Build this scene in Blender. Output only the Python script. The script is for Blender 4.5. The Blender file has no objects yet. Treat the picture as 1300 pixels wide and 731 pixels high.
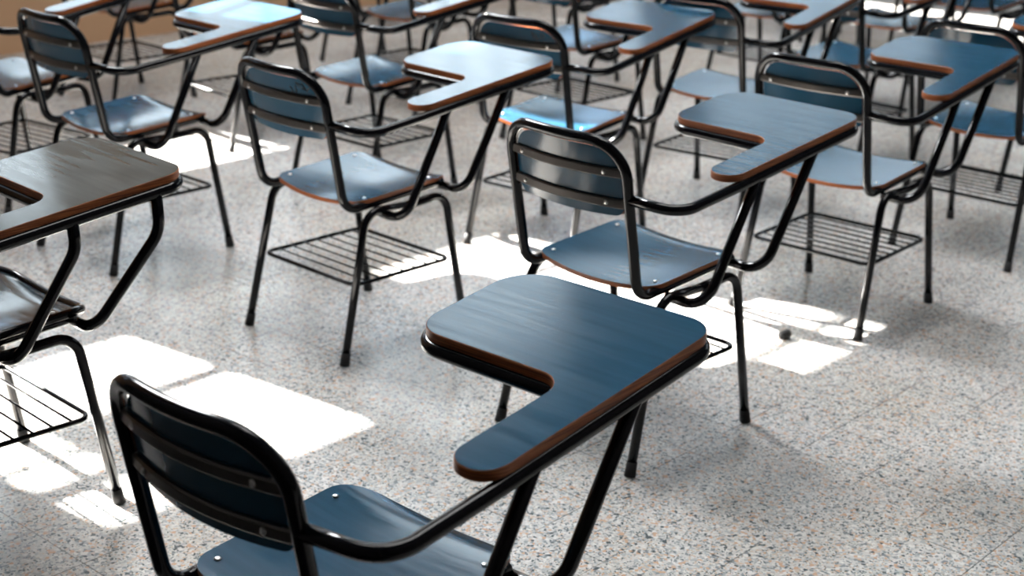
import bpy, bmesh, math, random
from mathutils import Vector, Matrix
random.seed(7)
PI = math.pi
sc = bpy.context.scene
col = sc.collection

# ------------------------------------------------------------------ camera numbers (1300 x 731 frame)
CAM_F = 1934.33
CAM_PITCH = math.radians(19.35)
CAM_H = 1.5095
CAM_ROLL = math.radians(1.589)
TH = math.radians(-41.5)                       # direction the rows face
RV = Vector((math.cos(TH), math.sin(TH), 0))   # across the room, away from the window wall
FV = Vector((-math.sin(TH), math.cos(TH), 0))  # along the window wall
def room(r, s, z=0.0):
    return RV * r + FV * s + Vector((0, 0, z))
WALL_R = -7.014

# ------------------------------------------------------------------ materials
def mat(name):
    m = bpy.data.materials.new(name); m.use_nodes = True
    nt = m.node_tree
    return m, nt, nt.nodes['Principled BSDF']
def N(nt, kind, **kw):
    n = nt.nodes.new(kind)
    for k, v in kw.items():
        setattr(n, k, v)
    return n
def L(nt, a, b): nt.links.new(a, b)
def ramp(nt, stops, interp='LINEAR'):
    r = N(nt, 'ShaderNodeValToRGB'); r.color_ramp.interpolation = interp
    e = r.color_ramp.elements
    while len(e) > 1: e.remove(e[-1])
    e[0].position, e[0].color = stops[0][0], (*stops[0][1], 1)
    for p, c in stops[1:]:
        q = e.new(p); q.color = (*c, 1)
    return r

def make_laminate(name, base, rough=.16, chips=False, ior=1.42, bump=.15):
    m, nt, b = mat(name)
    tc = N(nt, 'ShaderNodeTexCoord')
    mp = N(nt, 'ShaderNodeMapping'); mp.inputs['Scale'].default_value = (6, 90, 6)
    L(nt, tc.outputs['Object'], mp.inputs['Vector'])
    n1 = N(nt, 'ShaderNodeTexNoise'); n1.inputs['Scale'].default_value = 1.0; n1.inputs['Detail'].default_value = 4
    L(nt, mp.outputs[0], n1.inputs['Vector'])
    n2 = N(nt, 'ShaderNodeTexNoise'); n2.inputs['Scale'].default_value = 14; n2.inputs['Detail'].default_value = 5
    L(nt, tc.outputs['Object'], n2.inputs['Vector'])
    mx = N(nt, 'ShaderNodeMix', data_type='RGBA')
    mx.inputs['A'].default_value = (*[c * .82 for c in base], 1); mx.inputs['B'].default_value = (*[c * 1.22 for c in base], 1)
    L(nt, n1.outputs['Fac'], mx.inputs['Factor'])
    colour = mx.outputs['Result']
    if chips:                                    # laminate chipped off along the front edge
        sep = N(nt, 'ShaderNodeSeparateXYZ'); L(nt, tc.outputs['Object'], sep.inputs[0])
        n3 = N(nt, 'ShaderNodeTexNoise'); n3.inputs['Scale'].default_value = 15; n3.inputs['Detail'].default_value = 2
        L(nt, tc.outputs['Object'], n3.inputs['Vector'])
        ma = N(nt, 'ShaderNodeMath', operation='MULTIPLY_ADD')
        L(nt, n3.outputs['Fac'], ma.inputs[0]); ma.inputs[1].default_value = .15; L(nt, sep.outputs['Y'], ma.inputs[2])
        gt = N(nt, 'ShaderNodeMath', operation='GREATER_THAN'); L(nt, ma.outputs[0], gt.inputs[0]); gt.inputs[1].default_value = .243
        mc = N(nt, 'ShaderNodeMix', data_type='RGBA'); mc.inputs['B'].default_value = (.36, .20, .12, 1)
        L(nt, gt.outputs[0], mc.inputs['Factor']); L(nt, colour, mc.inputs['A']); colour = mc.outputs['Result']
    L(nt, colour, b.inputs['Base Color'])
    mr = N(nt, 'ShaderNodeMapRange'); mr.inputs['To Min'].default_value = rough - .05; mr.inputs['To Max'].default_value = rough + .05
    mr.inputs['From Min'].default_value = .3; mr.inputs['From Max'].default_value = .7
    L(nt, n1.outputs['Fac'], mr.inputs['Value']); L(nt, mr.outputs[0], b.inputs['Roughness'])
    bu = N(nt, 'ShaderNodeBump'); bu.inputs['Strength'].default_value = bump; bu.inputs['Distance'].default_value = .0015
    L(nt, n1.outputs['Fac'], bu.inputs['Height']); L(nt, bu.outputs[0], b.inputs['Normal'])
    b.inputs['IOR'].default_value = ior
    b.inputs['Sheen Weight'].default_value = .025; b.inputs['Sheen Roughness'].default_value = .45; b.inputs['Sheen Tint'].default_value = (.92, .96, 1, 1)
    return m

def make_plywood():
    m, nt, b = mat('red_brown_plywood_edge')
    tc = N(nt, 'ShaderNodeTexCoord')
    mp = N(nt, 'ShaderNodeMapping'); mp.inputs['Scale'].default_value = (8, 8, 420)
    L(nt, tc.outputs['Object'], mp.inputs['Vector'])
    n = N(nt, 'ShaderNodeTexNoise'); n.inputs['Scale'].default_value = 1; n.inputs['Detail'].default_value = 3
    L(nt, mp.outputs[0], n.inputs['Vector'])
    r = ramp(nt, [(.3, (.12, .028, .008)), (.55, (.33, .092, .022)), (.75, (.50, .16, .045))])
    L(nt, n.outputs['Fac'], r.inputs[0]); L(nt, r.outputs[0], b.inputs['Base Color'])
    b.inputs['Roughness'].default_value = .42; b.inputs['Specular IOR Level'].default_value = .25
    return m

def make_black():
    m, nt, b = mat('black_gloss_paint')
    tc = N(nt, 'ShaderNodeTexCoord')
    n = N(nt, 'ShaderNodeTexNoise'); n.inputs['Scale'].default_value = 40; n.inputs['Detail'].default_value = 3
    L(nt, tc.outputs['Object'], n.inputs['Vector'])
    mr = N(nt, 'ShaderNodeMapRange'); mr.inputs['To Min'].default_value = .09; mr.inputs['To Max'].default_value = .17
    L(nt, n.outputs['Fac'], mr.inputs['Value']); L(nt, mr.outputs[0], b.inputs['Roughness'])
    b.inputs['Base Color'].default_value = (.0025, .003, .0045, 1)
    b.inputs['IOR'].default_value = 1.5; b.inputs['Specular IOR Level'].default_value = .25
    return m
def simple(name, c, rough=.5, metal=0.0):
    m, nt, b = mat(name)
    tc = N(nt, 'ShaderNodeTexCoord'); n = N(nt, 'ShaderNodeTexNoise'); n.inputs['Scale'].default_value = 60
    L(nt, tc.outputs['Object'], n.inputs['Vector'])
    mx = N(nt, 'ShaderNodeMix', data_type='RGBA'); mx.inputs['A'].default_value = (*[k * .9 for k in c], 1); mx.inputs['B'].default_value = (*[min(1, k * 1.1) for k in c], 1)
    L(nt, n.outputs['Fac'], mx.inputs['Factor']); L(nt, mx.outputs['Result'], b.inputs['Base Color'])
    b.inputs['Roughness'].default_value = rough; b.inputs['Metallic'].default_value = metal
    return m

BLUE = (.0085, .054, .100)
M_LAM = make_laminate('blue_laminate', BLUE)
M_CHIP = make_laminate('chipped_blue_laminate', BLUE, chips=True)
M_GREY = make_laminate('grey_laminate', (.042, .052, .052), rough=.15, ior=1.27, bump=.02)
M_SEATB = make_laminate('black_seat_laminate', (.03, .045, .055), rough=.13)
M_PLY = make_plywood()
M_BLACK = make_black()
M_RUB = simple('black_rubber', (.008, .008, .009), .7)
M_RIV = simple('rivet_steel', (.75, .75, .74), .35, 1.0)
M_BAR = simple('worn_dark_steel', (.125, .116, .108), .34, .85)
M_INK = simple('black_marker_ink', (.006, .012, .016), .6)

def make_floor():
    m, nt, b = mat('polished_terrazzo_tile')
    tc = N(nt, 'ShaderNodeTexCoord')
    P = tc.outputs['Object']
    def vor(scale, feat='F1'):
        v = N(nt, 'ShaderNodeTexVoronoi', voronoi_dimensions='2D', feature=feat); v.inputs['Scale'].default_value = scale
        L(nt, P, v.inputs['Vector']); return v
    va, vb = vor(148), vor(275)
    sa = N(nt, 'ShaderNodeSeparateColor'); L(nt, va.outputs['Color'], sa.inputs[0])
    sb = N(nt, 'ShaderNodeSeparateColor'); L(nt, vb.outputs['Color'], sb.inputs[0])
    base = (.575, .575, .565)
    big = ramp(nt, [(0, (.10, .125, .135)), (.06, (.25, .28, .295)), (.16, (.43, .445, .45)), (.33, base), (.60, (.57, .385, .275)), (.71, (.57, .48, .41)), (.80, (.70, .70, .68)), (.93, (.42, .45, .47))], 'CONSTANT')
    L(nt, sa.outputs[0], big.inputs[0])
    small = ramp(nt, [(0, (.09, .115, .125)), (.10, (.30, .33, .345)), (.26, base), (.68, (.57, .45, .36)), (.80, (.68, .68, .66))], 'CONSTANT')
    L(nt, sb.outputs[1], small.inputs[0])
    pick = N(nt, 'ShaderNodeMath', operation='GREATER_THAN'); L(nt, sa.outputs[2], pick.inputs[0]); pick.inputs[1].default_value = .45
    mx = N(nt, 'ShaderNodeMix', data_type='RGBA'); L(nt, pick.outputs[0], mx.inputs['Factor'])
    L(nt, big.outputs[0], mx.inputs['A']); L(nt, small.outputs[0], mx.inputs['B'])
    # old dirt, in broad soft patches
    nd = N(nt, 'ShaderNodeTexNoise'); nd.inputs['Scale'].default_value = 1.7; nd.inputs['Detail'].default_value = 6
    L(nt, P, nd.inputs['Vector'])
    dr = ramp(nt, [(.36, (.84, .82, .79)), (.58, (1, 1, 1))]); L(nt, nd.outputs['Fac'], dr.inputs[0])
    m2 = N(nt, 'ShaderNodeMix', data_type='RGBA', blend_type='MULTIPLY'); m2.inputs['Factor'].default_value = 1
    L(nt, mx.outputs['Result'], m2.inputs['A']); L(nt, dr.outputs[0], m2.inputs['B'])
    # tile joints, square tiles laid along the window wall
    mp = N(nt, 'ShaderNodeMapping'); mp.vector_type = 'TEXTURE'
    mp.inputs['Rotation'].default_value = (0, 0, TH); mp.inputs['Scale'].default_value = (1, 1, 1)
    L(nt, P, mp.inputs['Vector'])
    sx = N(nt, 'ShaderNodeSeparateXYZ'); L(nt, mp.outputs[0], sx.inputs[0])
    PITCH = .1797
    def joint(o, off):
        a = N(nt, 'ShaderNodeMath', operation='ADD'); L(nt, o, a.inputs[0]); a.inputs[1].default_value = -off + 40 * PITCH
        d = N(nt, 'ShaderNodeMath', operation='DIVIDE'); L(nt, a.outputs[0], d.inputs[0]); d.inputs[1].default_value = PITCH
        f = N(nt, 'ShaderNodeMath', operation='FRACT'); L(nt, d.outputs[0], f.inputs[0])
        l = N(nt, 'ShaderNodeMath', operation='LESS_THAN'); L(nt, f.outputs[0], l.inputs[0]); l.inputs[1].default_value = .0150
        return l
    jr, jf = joint(sx.outputs['X'], -1.267), joint(sx.outputs['Y'], 1.413)
    jm = N(nt, 'ShaderNodeMath', operation='MAXIMUM'); L(nt, jr.outputs[0], jm.inputs[0]); L(nt, jf.outputs[0], jm.inputs[1])
    js = N(nt, 'ShaderNodeMath', operation='MULTIPLY'); L(nt, jm.outputs[0], js.inputs[0]); js.inputs[1].default_value = .8
    nj = N(nt, 'ShaderNodeTexNoise'); nj.inputs['Scale'].default_value = 2.6; nj.inputs['Detail'].default_value = 2; L(nt, P, nj.inputs['Vector'])
    jv = N(nt, 'ShaderNodeMapRange'); jv.inputs['From Min'].default_value = .42; jv.inputs['From Max'].default_value = .56; L(nt, nj.outputs['Fac'], jv.inputs['Value'])
    jw = N(nt, 'ShaderNodeMath', operation='MULTIPLY'); L(nt, js.outputs[0], jw.inputs[0]); L(nt, jv.outputs[0], jw.inputs[1])
    m3 = N(nt, 'ShaderNodeMix', data_type='RGBA'); L(nt, jw.outputs[0], m3.inputs['Factor'])
    L(nt, m2.outputs['Result'], m3.inputs['A']); m3.inputs['B'].default_value = (.10, .10, .095, 1)
    L(nt, m3.outputs['Result'], b.inputs['Base Color'])
    rr = N(nt, 'ShaderNodeMapRange'); rr.inputs['To Min'].default_value = .17; rr.inputs['To Max'].default_value = .32
    L(nt, nd.outputs['Fac'], rr.inputs['Value']); L(nt, rr.outputs[0], b.inputs['Roughness'])
    b.inputs['IOR'].default_value = 1.45
    return m
M_FLOOR = make_floor()

def make_paint(name, c, rough=.8):
    m, nt, b = mat(name)
    tc = N(nt, 'ShaderNodeTexCoord'); n = N(nt, 'ShaderNodeTexNoise'); n.inputs['Scale'].default_value = 1.3; n.inputs['Detail'].default_value = 6
    L(nt, tc.outputs['Object'], n.inputs['Vector'])
    mx = N(nt, 'ShaderNodeMix', data_type='RGBA'); mx.inputs['A'].default_value = (*[k * .88 for k in c], 1); mx.inputs['B'].default_value = (*[k * 1.08 for k in c], 1)
    L(nt, n.outputs['Fac'], mx.inputs['Factor']); L(nt, mx.outputs['Result'], b.inputs['Base Color'])
    b.inputs['Roughness'].default_value = rough
    return m
M_TAN = make_paint('tan_wall_paint', (.62, .38, .22), .6)
M_DARKWALL = make_paint('dull_brown_wall_paint', (.035, .03, .028))
M_CEIL = make_paint('grey_ceiling_paint', (.10, .105, .11))
def make_pane(name, strength, c=(.80, .92, 1.0)):
    m, nt, b = mat(name)
    b.inputs['Base Color'].default_value = (.6, .62, .64, 1); b.inputs['Roughness'].default_value = .6
    b.inputs['Emission Color'].default_value = (*c, 1); b.inputs['Emission Strength'].default_value = strength
    tc = N(nt, 'ShaderNodeTexCoord'); n = N(nt, 'ShaderNodeTexNoise'); n.inputs['Scale'].default_value = .8
    L(nt, tc.outputs['Object'], n.inputs['Vector'])
    mr = N(nt, 'ShaderNodeMapRange'); mr.inputs['To Min'].default_value = strength * .8; mr.inputs['To Max'].default_value = strength * 1.2
    L(nt, n.outputs['Fac'], mr.inputs['Value']); L(nt, mr.outputs[0], b.inputs['Emission Strength'])
    return m

# ------------------------------------------------------------------ mesh helpers
def link(name, me, parent=None, smooth=True):
    if smooth:
        for p in me.polygons: p.use_smooth = True
    o = bpy.data.objects.new(name, me); col.objects.link(o)
    if parent: o.parent = parent
    return o
def fillet(pts, rad, n=8):
    pts = [Vector(p) for p in pts]; out = [pts[0]]
    for i in range(1, len(pts) - 1):
        p, a, b = pts[i], pts[i - 1], pts[i + 1]; r = rad[i - 1]
        u, w = (a - p).normalized(), (b - p).normalized()
        ang = u.angle(w)
        if r <= 0 or ang > PI - .02: out.append(p); continue
        t = min(r / math.tan(ang / 2), (a - p).length * .95, (b - p).length * .95); rr = t * math.tan(ang / 2)
        c = p + (u + w).normalized() * (rr / math.sin(ang / 2))
        s, e = p + u * t - c, p + w * t - c
        full = s.angle(e); ax = s.cross(e).normalized()
        for k in range(n + 1):
            out.append(c + Matrix.Rotation(full * k / n, 3, ax) @ s)
    out.append(pts[-1]); return out
def densify(pts, step):
    out = [pts[0]]
    for a, b in zip(pts, pts[1:]):
        k = max(1, int((b - a).length / step))
        for i in range(1, k + 1): out.append(a.lerp(b, i / k))
    return out
def add_tube(bm, pts, r, seg=12, r_end=None):
    clean = [pts[0]]
    for p in pts[1:]:
        if (p - clean[-1]).length > 1e-5: clean.append(p)
    pts = clean; n = len(pts); rings = []
    t0 = (pts[1] - pts[0]).normalized()
    up = Vector((0, 0, 1)) if abs(t0.z) < .9 else Vector((1, 0, 0))
    nrm = (up - t0 * up.dot(t0)).normalized(); pt = t0
    for i, p in enumerate(pts):
        if i == 0: t = t0
        elif i == n - 1: t = (pts[-1] - pts[-2]).normalized()
        else: t = ((pts[i + 1] - p).normalized() + (p - pts[i - 1]).normalized()).normalized()
        q = pt.rotation_difference(t); nrm = (q @ nrm); nrm = (nrm - t * nrm.dot(t)).normalized(); pt = t
        bi = t.cross(nrm); rad = r if r_end is None else r + (r_end - r) * i / (n - 1)
        rings.append([bm.verts.new(p + (nrm * math.cos(2 * PI * k / seg) + bi * math.sin(2 * PI * k / seg)) * rad) for k in range(seg)])
    for a, b in zip(rings, rings[1:]):
        for k in range(seg): bm.faces.new((a[k], a[(k + 1) % seg], b[(k + 1) % seg], b[k]))
    bm.faces.new(rings[0][::-1]); bm.faces.new(rings[-1])
def done(bm, name, mats):
    bmesh.ops.recalc_face_normals(bm, faces=bm.faces[:])
    me = bpy.data.meshes.new(name); bm.to_mesh(me); bm.free()
    for m in mats: me.materials.append(m)
    return me
def fillet2d(poly, rad, n=8):
    m = len(poly); out = []
    for i in range(m):
        p, a, b = Vector(poly[i]), Vector(poly[i - 1]), Vector(poly[(i + 1) % m]); r = rad[i]
        u, w = (a - p).normalized(), (b - p).normalized(); ang = u.angle(w); t = r / math.tan(ang / 2)
        c = p + (u + w).normalized() * (r / math.sin(ang / 2)); s, e = p + u * t - c, p + w * t - c
        a0 = math.atan2(s.y, s.x); d = (math.atan2(e.y, e.x) - a0 + PI) % (2 * PI) - PI
        for k in range(n + 1): out.append(Vector((c.x + r * math.cos(a0 + d * k / n), c.y + r * math.sin(a0 + d * k / n))))
    return out
def edge_subdiv(poly, step):
    out = []
    for i, p in enumerate(poly):
        q = poly[(i + 1) % len(poly)]; k = max(1, int((q - p).length / step))
        for j in range(k): out.append(p.lerp(q, j / k))
    return out
def ring_sheet(outline, centre, fn_top, fn_bot, name, mats, rings=9):
    """a bent sheet: concentric rings of an outline, top and bottom surface and an edge band"""
    bm = bmesh.new(); T, B = [], []
    for k in range(rings, 0, -1):
        f = k / rings
        ps = [centre + (p - centre) * f for p in outline]
        T.append([bm.verts.new(fn_top(p)) for p in ps]); B.append([bm.verts.new(fn_bot(p)) for p in ps])
    tc_, bc_ = bm.verts.new(fn_top(centre)), bm.verts.new(fn_bot(centre)); m = len(outline)
    for S, c in ((T, tc_), (B, bc_)):
        for a, b in zip(S, S[1:]):
            for i in range(m): bm.faces.new((a[i], a[(i + 1) % m], b[(i + 1) % m], b[i])).material_index = 0
        for i in range(m): bm.faces.new((S[-1][i], S[-1][(i + 1) % m], c)).material_index = 0
    for i in range(m):
        bm.faces.new((T[0][i], B[0][i], B[0][(i + 1) % m], T[0][(i + 1) % m])).material_index = 1
    me = done(bm, name, mats)
    for p in me.polygons: p.use_smooth = True
    me.set_sharp_from_angle(angle=math.radians(40))
    return me

# ------------------------------------------------------------------ chair dimensions (metres; x to the sitter's right, y forward)
HB, YBT, ZBT, YBB, ZBB = .166, -.270, .757, -.198, .399
R_FRAME, R_LEG, R_SUP = .0120, .0110, .0118
HS, YSR, YSF, ZSR, ZSF = .176, -.150, .172, .420, .440
BOW = .028
def post_y(z): return YBB + (z - ZBB) / (ZBT - ZBB) * (YBT - YBB)
def bow(x): return BOW * (1 - (x / HB) ** 2)
def zt(y): return .669 + (y + .034) * .12

def me_back_frame():
    pts = [(-HB, .14, .421), (-HB, YBB, ZBB), (-HB, YBT, ZBT), (HB, YBT, ZBT), (HB, YBB, ZBB), (HB, .14, .421)]
    p = densify(fillet(pts, [.05, .082, .082, .05], 10), .02)
    q = []
    for v in p:
        f = max(0, min(1, (v.z - .6) / .1)); q.append(Vector((v.x, v.y - bow(v.x) * f, v.z)))
    bm = bmesh.new(); add_tube(bm, q, R_FRAME, 14); return done(bm, 'back_frame', [M_BLACK])
def me_leg(sx, rear):
    top = Vector((sx * .189, -.006, .386)); y = -.145 if rear else .133
    foot = Vector((sx * .202, -.234 if rear else .2, .004))
    p = fillet([top, (sx * .189, y, .392), foot], [.052], 9)
    bm = bmesh.new(); add_tube(bm, p, R_LEG, 12); return done(bm, 'leg', [M_BLACK])
def me_cap(sx, rear):
    k = Vector((sx * .189, -.145 if rear else .133, .392)); foot = Vector((sx * .202, -.234 if rear else .2, 0))
    d = (k - foot).normalized()
    bm = bmesh.new(); add_tube(bm, [foot + d * .0, foot + d * .012, foot + d * .034], .0135, 12, .0122)
    for v in bm.verts: v.co.z = max(v.co.z, 0)
    return done(bm, 'foot_cap', [M_RUB])
def seat_z(p):
    z = ZSR + (p.y - YSR) / (YSF - YSR) * (ZSF - ZSR) - .013 * (1 - min(1, (p.x / HS) ** 2))
    if p.y > YSF - .05: z -= .010 * ((p.y - YSF + .05) / .05) ** 2
    return z
def seat_outline():
    o = edge_subdiv(fillet2d([(-HS, YSR), (HS, YSR), (HS, YSF), (-HS, YSF)], [.030, .030, .060, .060], 8), .02)
    q = []
    for p in o:
        y = p.y
        if y < YSR + .03: y -= .020 * (1 - (p.x / HS) ** 2)
        if y > YSF - .06: y += .010 * (1 - (p.x / HS) ** 2)
        q.append(Vector((p.x, y)))
    return q
def me_seat(m):
    return ring_sheet(seat_outline(), Vector((0, .01)), lambda p: (p.x, p.y, seat_z(p)), lambda p: (p.x, p.y, seat_z(p) - .0105), 'seat', [m, M_PLY], 10)
def me_backrest():
    hw, z0, z1 = .151, .590, .741
    o = edge_subdiv(fillet2d([(-hw, z0), (hw, z0), (hw, z1), (-hw, z1)], [.022, .022, .070, .070], 8), .018)
    o = [Vector((p.x, p.y - (.004 * (1 - (p.x / hw) ** 2) if p.y < z0 + .02 else 0))) for p in o]
    f = lambda p: post_y(p.y) - bow(p.x) + .005
    return ring_sheet(o, Vector((0, .665)), lambda p: (p.x, f(p) + .009, p.y), lambda p: (p.x, f(p), p.y), 'backrest', [M_LAM, M_PLY], 6)
def me_bar(z):
    bm = bmesh.new(); prev = None; n = 24; first = None
    for i in range(n + 1):
        x = -HB + 2 * HB * i / n; y = post_y(z) - bow(x)
        ring = [bm.verts.new((x, y + dy, z + dz)) for dy, dz in ((.0050, -.010), (-.0015, -.010), (-.004, -.007), (-.004, .007), (-.0015, .010), (.0050, .010))]
        if prev:
            for k in range(6): bm.faces.new((prev[k], prev[(k + 1) % 6], ring[(k + 1) % 6], ring[k]))
        else: bm.faces.new(ring)
        prev = ring
    bm.faces.new(prev[::-1])
    me = done(bm, 'back_rail', [M_BAR])
    for p in me.polygons: p.use_smooth = True
    me.set_sharp_from_angle(angle=math.radians(35)); return me
def me_rivet(p, axis):
    bm = bmesh.new()
    bmesh.ops.create_uvsphere(bm, u_segments=10, v_segments=6, radius=.0052)
    sc_ = Vector((1, 1, .45)) if axis == 'z' else Vector((1, .6, 1))
    for v in bm.verts: v.co = Vector((v.co.x * sc_.x, v.co.y * sc_.y, v.co.z * sc_.z)) + Vector(p)
    return done(bm, 'rivet', [M_RIV])
XO, XC, XI, YT, YC, YF = .284, .203, -.095, -.040, .212, .470
def me_tablet(m, dy=0.0, dyf=0.0):
    o = fillet2d([(XI, YC), (XC, YC), (XC, YT), (XO, YT), (XO, YF + dyf), (XI, YF + dyf)], [.055, .044, .039, .039, .052, .072], 10)
    o = [Vector((p.x, p.y + dy)) for p in o]; n = len(o)
    bm = bmesh.new(); rows = []
    for inset, dz in ((.0012, 0), (0, -.0012), (0, -.0150), (.0012, -.0162)):
        row = []
        for i, p in enumerate(o):
            t = (o[(i + 1) % n] - o[i - 1]).normalized(); nn = Vector((t.y, -t.x))
            q = p - nn * inset; row.append(bm.verts.new((q.x, q.y, zt(q.y) + dz)))
        rows.append(row)
    bm.faces.new(rows[0]).material_index = 0
    bm.faces.new(rows[-1][::-1]).material_index = 1
    for a, b in zip(rows, rows[1:]):
        for i in range(n): bm.faces.new((a[i], b[i], b[(i + 1) % n], a[(i + 1) % n])).material_index = 1
    me = done(bm, 'writing_tablet', [m, M_PLY])
    for p in me.polygons: p.use_smooth = len(p.vertices) == 4
    me.set_sharp_from_angle(angle=math.radians(40)); return me
def me_arm(dy=0.0, dyf=0.0):
    zc = lambda y: zt(y) - .0162 - R_FRAME + .0006
    xo = XO - .003
    a0 = (HB, post_y(.632), .632)
    ys, yf, yr = YT + dy, YF + dy + dyf - .003, YC + dy + .003
    pts = [a0, (xo, -.214, .622), (xo, ys, zc(ys)), (xo, yf, zc(yf)), (XI + .002, yf, zc(yf)), (XI + .002, yr, zc(yr)), (XC + .002, yr, zc(yr)), (XC + .036, yr + .06, zc(yr + .06))]
    p = fillet(pts, [.062, .05, .055, .072, .055, .040], 9)
    bm = bmesh.new(); add_tube(bm, densify(p, .05), R_FRAME, 14); return done(bm, 'armrest_frame', [M_BLACK])
def me_support(k, bent=False):
    xo = XO - .003
    if k == 0: a, b, c, t = (.15, -.073, .373), (.257, -.073, .371), (xo, .051), .060
    else: a, b, c, t = (.150, .142, .408), (.257, .142, .410), (xo, .268), .056
    top = Vector((c[0], c[1], zt(c[1]) - .026))
    if bent:
        kn = Vector((xo, (.098 if k == 0 else .282), .600)); top = Vector((xo, kn.y - .004, zt(kn.y) - .026))
        a, b = (.15, (-.01 if k == 0 else .150), a[2]), (.215 if k == 0 else .235, (-.01 if k == 0 else .150), b[2])
        p = fillet([a, b, kn, top], [t, .075], 9)
    else: p = fillet([a, b, top], [t], 10)
    bm = bmesh.new(); add_tube(bm, p, R_SUP, 12); return done(bm, 'tablet_support', [M_BLACK])
def me_rack():
    hx, y0, y1, z = .187, -.186, .156, .204
    loop = fillet2d([(-hx, y0), (hx, y0), (hx, y1), (-hx, y1)], [.028] * 4, 6)
    bm = bmesh.new()
    pts = [Vector((p.x, p.y, z)) for p in loop]; pts.append(pts[0].copy())
    add_tube(bm, pts, .0058, 8)
    for i in range(7):
        y = y0 + (y1 - y0) * (i + 1) / 8
        add_tube(bm, [Vector((-hx, y, z + .0035)), Vector((hx, y, z + .0035))], .0027, 6)
    return done(bm, 'book_rack', [M_BLACK])

ME = dict(frame=me_back_frame(), seat=me_seat(M_LAM), seat_chip=me_seat(M_CHIP), seat_black=me_seat(M_SEATB), back=me_backrest(),
          bars=[me_bar(.688), me_bar(.619)], tab=me_tablet(M_LAM), tab5=me_tablet(M_GREY, -.115), arm=me_arm(), arm5=me_arm(-.115),
          sup=[me_support(0), me_support(1)], sup5=[me_support(0, True), me_support(1, True)], rack=me_rack(),
          legs=[(me_leg(s, r), me_cap(s, r)) for s in (-1, 1) for r in (True, False)])
SEAT_RIV = [me_rivet((x, y, seat_z(Vector((x, y))) + .0012), 'z') for x in (-.152, .152) for y in (-.120, .108)]
BACK_RIV = [me_rivet((x, post_y(z) - bow(x) - .0040, z), 'y') for z in (.688, .619) for x in (-.117, .117)]

def thing(name, label, cat, loc, rz, group=None):
    o = bpy.data.objects.new(name, None); col.objects.link(o); o.empty_display_size = .1
    o.location = loc; o.rotation_euler = (0, 0, rz); o['label'] = label; o['category'] = cat
    if group: o['group'] = group
    return o
def build_chair(label, x, y, rz, kind=''):
    t = thing('lecture_chair', label, 'chair', (x, y, 0), rz, 'tablet arm lecture chairs set out in rows')
    link('back_frame', ME['frame'], t)
    seat = link('seat', ME['seat_black' if kind == 'bent' else 'seat_chip' if kind == 'chip' else 'seat'], t, False)
    for r in SEAT_RIV: link('rivet', r, seat)
    back = link('backrest', ME['back'], t, False)
    for b in ME['bars']: link('back_rail', b, t, False)
    for r in BACK_RIV: link('rivet', r, back)
    for lg, cp in ME['legs']:
        l = link('leg', lg, t); link('foot_cap', cp, l)
    link('armrest_frame', ME['arm5' if kind == 'bent' else 'arm'], t)
    tb = link('writing_tablet', ME['tab5' if kind == 'bent' else 'tab'], t, False)
    if kind == 'bent': tb['label'] = 'worn grey writing tablet'
    for s in ME['sup5' if kind == 'bent' else 'sup']: link('tablet_support', s, t)
    link('book_rack', ME['rack'], t)
    if kind == 'bent':                                    # this one has a steel rim round its seat
        o = seat_outline(); bm = bmesh.new()
        pts = [Vector((p.x * 1.03, p.y + .004, seat_z(p) - .001)) for p in o if p.y > YSR + .02]
        k = max(range(len(pts)), key=lambda i: (pts[i] - pts[i - 1]).length)
        pts = pts[k:] + pts[:k]
        add_tube(bm, pts, .0095, 10)
        link('seat_rim', done(bm, 'seat_rim', [M_BLACK]), t)
    return t

def scribble(parent, seed, n, x0, x1, z0, z1):
    rnd = random.Random(seed); bm = bmesh.new()
    for i in range(n):
        x = x0 + (x1 - x0) * (i + .5) / n; z = z0 + (z1 - z0) * rnd.random()
        pts = []
        for k in range(5):
            xx = x + (rnd.random() - .5) * .017; zz = z + (rnd.random() - .5) * .022
            pts.append(Vector((xx, post_y(zz) - bow(xx) + .0048, zz)))
        add_tube(bm, pts, .0016, 5)
    link('marker_scribble', done(bm, 'marker_scribble', [M_INK]), parent, True)

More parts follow.
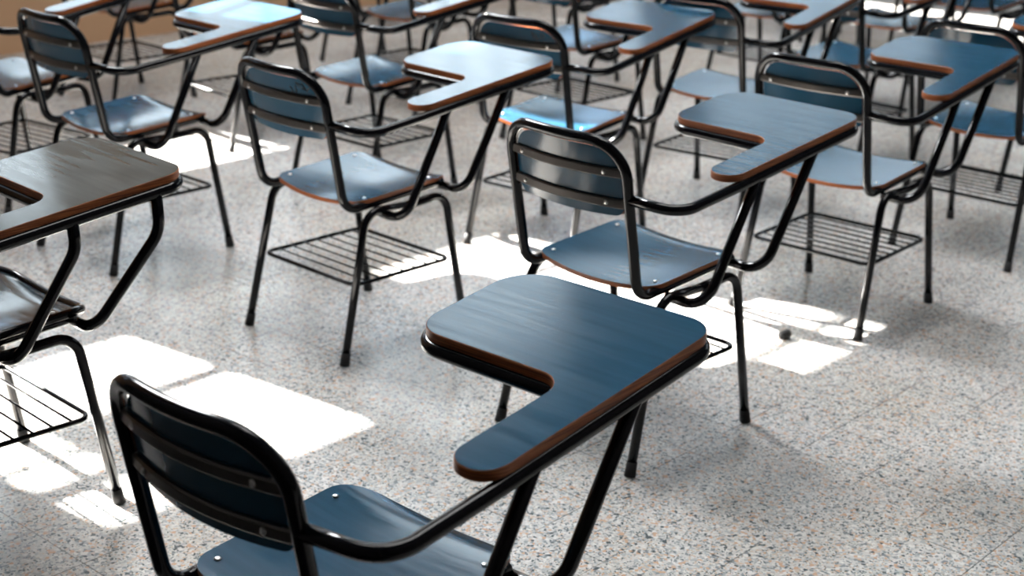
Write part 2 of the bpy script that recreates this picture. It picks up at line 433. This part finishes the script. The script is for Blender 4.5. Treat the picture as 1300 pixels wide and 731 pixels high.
# ------------------------------------------------------------------ chairs
CHAIRS = [
 ('C1', -0.2135, 1.9039, -.6991, 'nearest lecture chair, dark curved back and big blue tablet in the foreground', ''),
 ('C2', 0.2876, 3.3669, -.7589, 'blue lecture chair directly beyond the nearest one, orange edged seat and tablet', ''),
 ('C3', -0.4150, 3.9642, -.7548, 'blue lecture chair left of centre with scribbled backrest and all legs visible', ''),
 ('C4', 0.9550, 4.2505, -.6972, 'blue lecture chair right of centre whose seat and wire rack stand beside the sun patch', ''),
 ('C5', -1.0971, 2.8670, -.7758, 'lecture chair cut by the left edge, grey tablet and black rimmed seat', 'bent'),
 ('C6', -1.1876, 4.6181, -.7353, 'upper left lecture chair with white sunlit tablet and shining back tube', ''),
 ('C7', 0.1502, 4.7938, -.6300, 'lecture chair with chipped brown patches along the front of its blue seat', 'chip'),
 ('C8', -0.5053, 5.4055, -.7271, 'lecture chair behind the scribbled one, light blue seat above its own wire rack', ''),
 ('C9', 0.742, 5.333, -.6100, 'lecture chair in front of the chipped seat one, tablet cut by the top edge', ''),
 ('C10', 1.5637, 4.8916, -.7077, 'lecture chair at the right edge, broad black post and grey blue seat', ''),
 ('C11', -1.7296, 5.1852, -.6000, 'lecture chair cut by the upper left edge, bright rack wires beneath its pale seat', ''),
 ('D', -1.7485, 6.7852, -.7206, 'lecture chair in shade against the tan wall, dark rack beneath it', ''),
 ('E', -1.0926, 6.1245, -.7915, 'lecture chair hidden behind the white sunlit tablet, one bright rack rod showing', ''),
 ('G', 0.2478, 6.2078, -.7409, 'lecture chair behind the chipped seat one, scuffed seat with glints at its corner', ''),
 ('H', -0.4560, 6.7909, -.6750, 'lecture chair at the top edge between the light blue seat and the scribbled back', ''),
 ('I', 0.2052, 7.4095, -.7692, 'lecture chair at the top edge, only seat underside and legs showing left of centre', ''),
 ('J', 1.1826, 7.1388, -.8278, 'far lecture chair whose seat edge shows under the tablet at top right', ''),
 ('X', 1.3237, 6.0143, -.7525, 'lecture chair behind the right of centre one, seat seen between two bright supports', ''),
 ('Y', 1.6900, 6.9300, -.7201, 'far lecture chair at top right with only its rail and brown seat edge showing', ''),
 ('K', -0.6963, 7.7553, -.7271, 'far lecture chair in the shade beside the wall, only thin dark legs showing', ''),
 ('Z', 2.1222, 5.5876, -.7243, 'lecture chair beyond the right edge, one dark rear leg showing behind the rack', ''),
 ('W', 2.2500, 7.5500, -.7243, 'far lecture chair above the right edge chair, dark post on bright floor', ''),
 ('U', 1.9308, 8.2816, -.7036, 'farthest lecture chair on the bright floor at top right, only legs showing', ''),
 ('V', 1.6026, 8.9669, -.7243, 'very far lecture chair at the top edge right of centre, only feet showing', ''),
]
for code, x, y, rz, label, kind in CHAIRS:
    t = build_chair(label, x, y, rz, kind)
    if code == 'C3': scribble(t, 3, 5, .060, .122, .700, .728)
    if code == 'C7': scribble(t, 5, 3, .055, .110, .712, .724)

# a short dark cylinder on the sunlit floor, for an unidentified dark spot
bm = bmesh.new(); add_tube(bm, [Vector((0, 0, .012)), Vector((.0, .03, .012))], .0115, 14, .0125)
o = link('small_dark_piece', done(bm, 'small_dark_piece', [M_RUB])); o.location = (.745, 3.93, .0005); o.rotation_euler = (0, 0, -.9)
o['label'] = 'small dark piece in the sun patch on the terrazzo floor'; o['category'] = 'rubber cap'

# ------------------------------------------------------------------ the room
def slab(name, m, pts_fn, parent=None):
    bm = bmesh.new(); pts_fn(bm); o = link(name, done(bm, name, [m]), parent, False); o['kind'] = 'structure'; return o
def add_room_box(bm, r0, r1, s0, s1, z0, z1):
    v = [bm.verts.new(room(r, s, z)) for z in (z0, z1) for r, s in ((r0, s0), (r1, s0), (r1, s1), (r0, s1))]
    for f in ((0, 3, 2, 1), (4, 5, 6, 7), (0, 1, 5, 4), (1, 2, 6, 5), (2, 3, 7, 6), (3, 0, 4, 7)): bm.faces.new([v[i] for i in f])
RIGHT_R, REAR_S, FAR_S, TOP_Z = 1.8, -1.1, 14.0, 6.4
slab('floor', M_FLOOR, lambda bm: add_room_box(bm, WALL_R - .06, RIGHT_R + .1, REAR_S - .1, FAR_S + .1, -.08, 0))
slab('floor_added_dark_slab', simple('added_slab_dark', (.010, .009, .009), .6), lambda bm: add_room_box(bm, WALL_R + .4, RIGHT_R, REAR_S, .85, 0, .15))  # unseen platform, added to keep the nearest chair's back dark
slab('wall_right', M_DARKWALL, lambda bm: add_room_box(bm, RIGHT_R, RIGHT_R + .1, REAR_S, FAR_S, 0, TOP_Z))
slab('wall_rear', M_DARKWALL, lambda bm: add_room_box(bm, WALL_R, RIGHT_R, REAR_S - .1, REAR_S, 0, TOP_Z))

# window wall: openings given along the wall (s0, s1) and by height (z0, z1); the last entry is the strength of a glowing pane, None = clear glass with sun through it
WINDOWS = [
 (1.07, 1.84, 2.60, 3.27, None),
 (2.63, 3.27, 2.64, 3.66, None),
 (2.68, 3.62, 1.37, 1.76, None),
 (8.10, 9.05, 1.35, 2.45, None),
 (3.46, 3.82, 1.95, 2.80, 7.0),  # unseen glowing pane, placed to brighten the rimmed seat's reflection
 (2.80, 4.60, 3.85, 6.10, 52.0),  # unseen glowing window, added to light the floor from the left
 (6.15, 7.70, 1.90, 5.70, 3.3),
 (3.95, 6.00, .95, 2.15, 2.3),  # unseen glowing window, added for bright reflections on the left chairs
 (8.35, 8.95, 2.70, 5.20, 2.6),  # unseen glowing strip, added for a reflection streak on a seat
 (9.60, 13.6, 2.00, 5.60, 1.1),  # unseen glowing window, widened for reflections on the middle desks
]
def wall_with_openings(name, m, lo, hi, zlo, zhi, wins, box):
    ss = sorted({lo, hi, *[w[0] for w in wins], *[w[1] for w in wins]}); bm = bmesh.new()
    for a, b in zip(ss, ss[1:]):
        mid = (a + b) / 2
        holes = sorted((w[2], w[3]) for w in wins if w[0] <= mid <= w[1]); z = zlo
        for h0, h1 in holes:
            if h0 > z: box(bm, a, b, z, h0)
            z = h1
        if z < zhi: box(bm, a, b, z, zhi)
    o = link(name, done(bm, name, [m]), None, False); o['kind'] = 'structure'; return o
wall_with_openings('wall_left', M_TAN, REAR_S, FAR_S, 0, TOP_Z, WINDOWS, lambda bm, a, b, z0, z1: add_room_box(bm, WALL_R - .06, WALL_R, a, b, z0, z1))
slab('trim_added_shade', M_CEIL, lambda bm: add_room_box(bm, WALL_R, WALL_R + .6, 1.45, 4.55, 3.76, 3.82))  # unseen ledge, added to shade the floor near the wall
FAR_GLOW = [(-6.0, -3.2, 2.6, 5.8, .8), (-2.4, 1.0, 2.6, 5.8, .6)]  # unseen glowing windows, added so the right desks reflect something bright
wall_with_openings('wall_far', M_DARKWALL, WALL_R, RIGHT_R, 0, TOP_Z, FAR_GLOW, lambda bm, a, b, z0, z1: add_room_box(bm, a, b, FAR_S, FAR_S + .06, z0, z1))
M_WFRAME = simple('white_window_paint', (.5, .5, .48), .5)
wn = 0
for s0, s1, z0, z1, e in WINDOWS:
    wn += 1
    bm = bmesh.new(); w = .025; r0, r1 = WALL_R - .05, WALL_R - .01
    add_room_box(bm, r0, r1, s0, s0 + w, z0, z1); add_room_box(bm, r0, r1, s1 - w, s1, z0, z1)
    add_room_box(bm, r0, r1, s0 + w, s1 - w, z0, z0 + w); add_room_box(bm, r0, r1, s0 + w, s1 - w, z1 - w, z1)
    if wn == 1: 
        add_room_box(bm, r0, r1, 1.28, 1.55, 2.90, 3.245); add_room_box(bm, r0, r1, 1.55, s1 - w, 2.865, 2.905)  # opaque panel and bars added to shape the sun patches
        add_room_box(bm, r0, r1, s0 + w, 1.28, 2.985, 3.005); add_room_box(bm, r0, r1, s0 + w, 1.28, 3.075, 3.125)
    if wn == 2: add_room_box(bm, r0, r1, s0 + w, s1 - w, 3.52, 3.55); add_room_box(bm, r0, r1, s0 + w, s1 - w, 2.905, 2.93)
    if e:
        for k in range(1, 4): add_room_box(bm, r0, r1, s0 + (s1 - s0) * k / 4 - .02, s0 + (s1 - s0) * k / 4 + .02, z0 + w, z1 - w)
    o = link('window_%d' % wn, done(bm, 'window', [M_WFRAME]), None, False); o['kind'] = 'structure'
    if e:
        bm = bmesh.new(); add_room_box(bm, WALL_R - .034, WALL_R - .028, s0 + .01, s1 - .01, z0 + .01, z1 - .01)
        link('glow_pane', done(bm, 'glow_pane', [make_pane('glow_pane_%d' % wn, e, (.95, .975, 1.0) if z1 > 6 else (.78, .91, 1.0))]), o, False)
for s0, s1, z0, z1, e in FAR_GLOW:
    wn += 1
    bm = bmesh.new(); w = .04; a, b = FAR_S + .01, FAR_S + .05
    add_room_box(bm, s0, s0 + w, a, b, z0, z1); add_room_box(bm, s1 - w, s1, a, b, z0, z1); add_room_box(bm, s0 + w, s1 - w, a, b, z0, z0 + w); add_room_box(bm, s0 + w, s1 - w, a, b, z1 - w, z1)
    o = link('window_%d' % wn, done(bm, 'window', [M_WFRAME]), None, False); o['kind'] = 'structure'
    bm = bmesh.new(); add_room_box(bm, s0 + .01, s1 - .01, FAR_S + .028, FAR_S + .034, z0 + .01, z1 - .01)
    link('glow_pane', done(bm, 'glow_pane', [make_pane('glow_pane_%d' % wn, e)]), o, False)

# long glowing panels added in the unseen ceiling to brighten the floor
ROOF_GLOW = [(-4.0, -2.9), (-2.5, -1.4)]; RS0, RS1 = 2.4, 6.6
bm = bmesh.new()
add_room_box(bm, WALL_R - .06, RIGHT_R + .1, REAR_S - .1, RS0, TOP_Z, TOP_Z + .1); add_room_box(bm, WALL_R - .06, RIGHT_R + .1, RS1, FAR_S + .1, TOP_Z, TOP_Z + .1)
e_ = WALL_R - .06
for a, b in ROOF_GLOW: add_room_box(bm, e_, a, RS0, RS1, TOP_Z, TOP_Z + .1); e_ = b
add_room_box(bm, e_, RIGHT_R + .1, RS0, RS1, TOP_Z, TOP_Z + .1)
o = link('ceiling', done(bm, 'ceiling', [M_CEIL]), None, False); o['kind'] = 'structure'
M_ROOF_GLOW = make_pane('added_roof_glow', 7.5, (1.0, .98, .955))  # glow of the added ceiling panels
for a, b in ROOF_GLOW:
    wn += 1
    bm = bmesh.new()
    for k in range(5):
        s_ = RS0 + (RS1 - RS0 - .05) * k / 4; add_room_box(bm, a, b, s_, s_ + .05, TOP_Z - .01, TOP_Z + .04)
    o = link('window_%d' % wn, done(bm, 'window', [M_WFRAME]), None, False); o['kind'] = 'structure'  # cross bars of the added ceiling panels
    bm = bmesh.new(); add_room_box(bm, a, b, RS0, RS1, TOP_Z + .05, TOP_Z + .06)
    link('glow_pane', done(bm, 'glow_pane', [M_ROOF_GLOW]), o, False)

# ------------------------------------------------------------------ light
az, el = math.radians(-36), math.radians(35)
d = Vector((math.cos(az) * math.cos(el), math.sin(az) * math.cos(el), -math.sin(el)))
sun = bpy.data.lights.new('sun', 'SUN'); sun.energy = 62; sun.angle = math.radians(.53); sun.color = (1, .96, .90)
so = bpy.data.objects.new('sun', sun); col.objects.link(so); so.rotation_euler = d.to_track_quat('-Z', 'Y').to_euler(); so.location = (-8, 8, 8)
w = bpy.data.worlds.new('sky'); sc.world = w; w.use_nodes = True
bg = w.node_tree.nodes['Background']; bg.inputs[0].default_value = (.55, .75, 1, 1); bg.inputs[1].default_value = 2.0

# ------------------------------------------------------------------ camera
cam = bpy.data.cameras.new('camera'); co = bpy.data.objects.new('camera', cam); col.objects.link(co)
cam.sensor_width = 36; cam.lens = CAM_F * 36 / 1300; cam.clip_start = .05
co.matrix_world = Matrix.Translation((0, 0, CAM_H)) @ Matrix.Rotation(PI / 2 - CAM_PITCH, 4, 'X') @ Matrix.Rotation(CAM_ROLL, 4, 'Z')
cam.dof.use_dof = True; cam.dof.focus_distance = 2.55; cam.dof.aperture_fstop = 4.5
sc.camera = co
vs = sc.view_settings
sc.display_settings.display_device = 'sRGB'; vs.view_transform = 'Standard'; vs.look = 'None'; vs.gamma = 1; vs.use_curve_mapping = False; vs.exposure = 0.46
sc.cycles.use_denoising = True
sc.cycles.max_bounces = 8
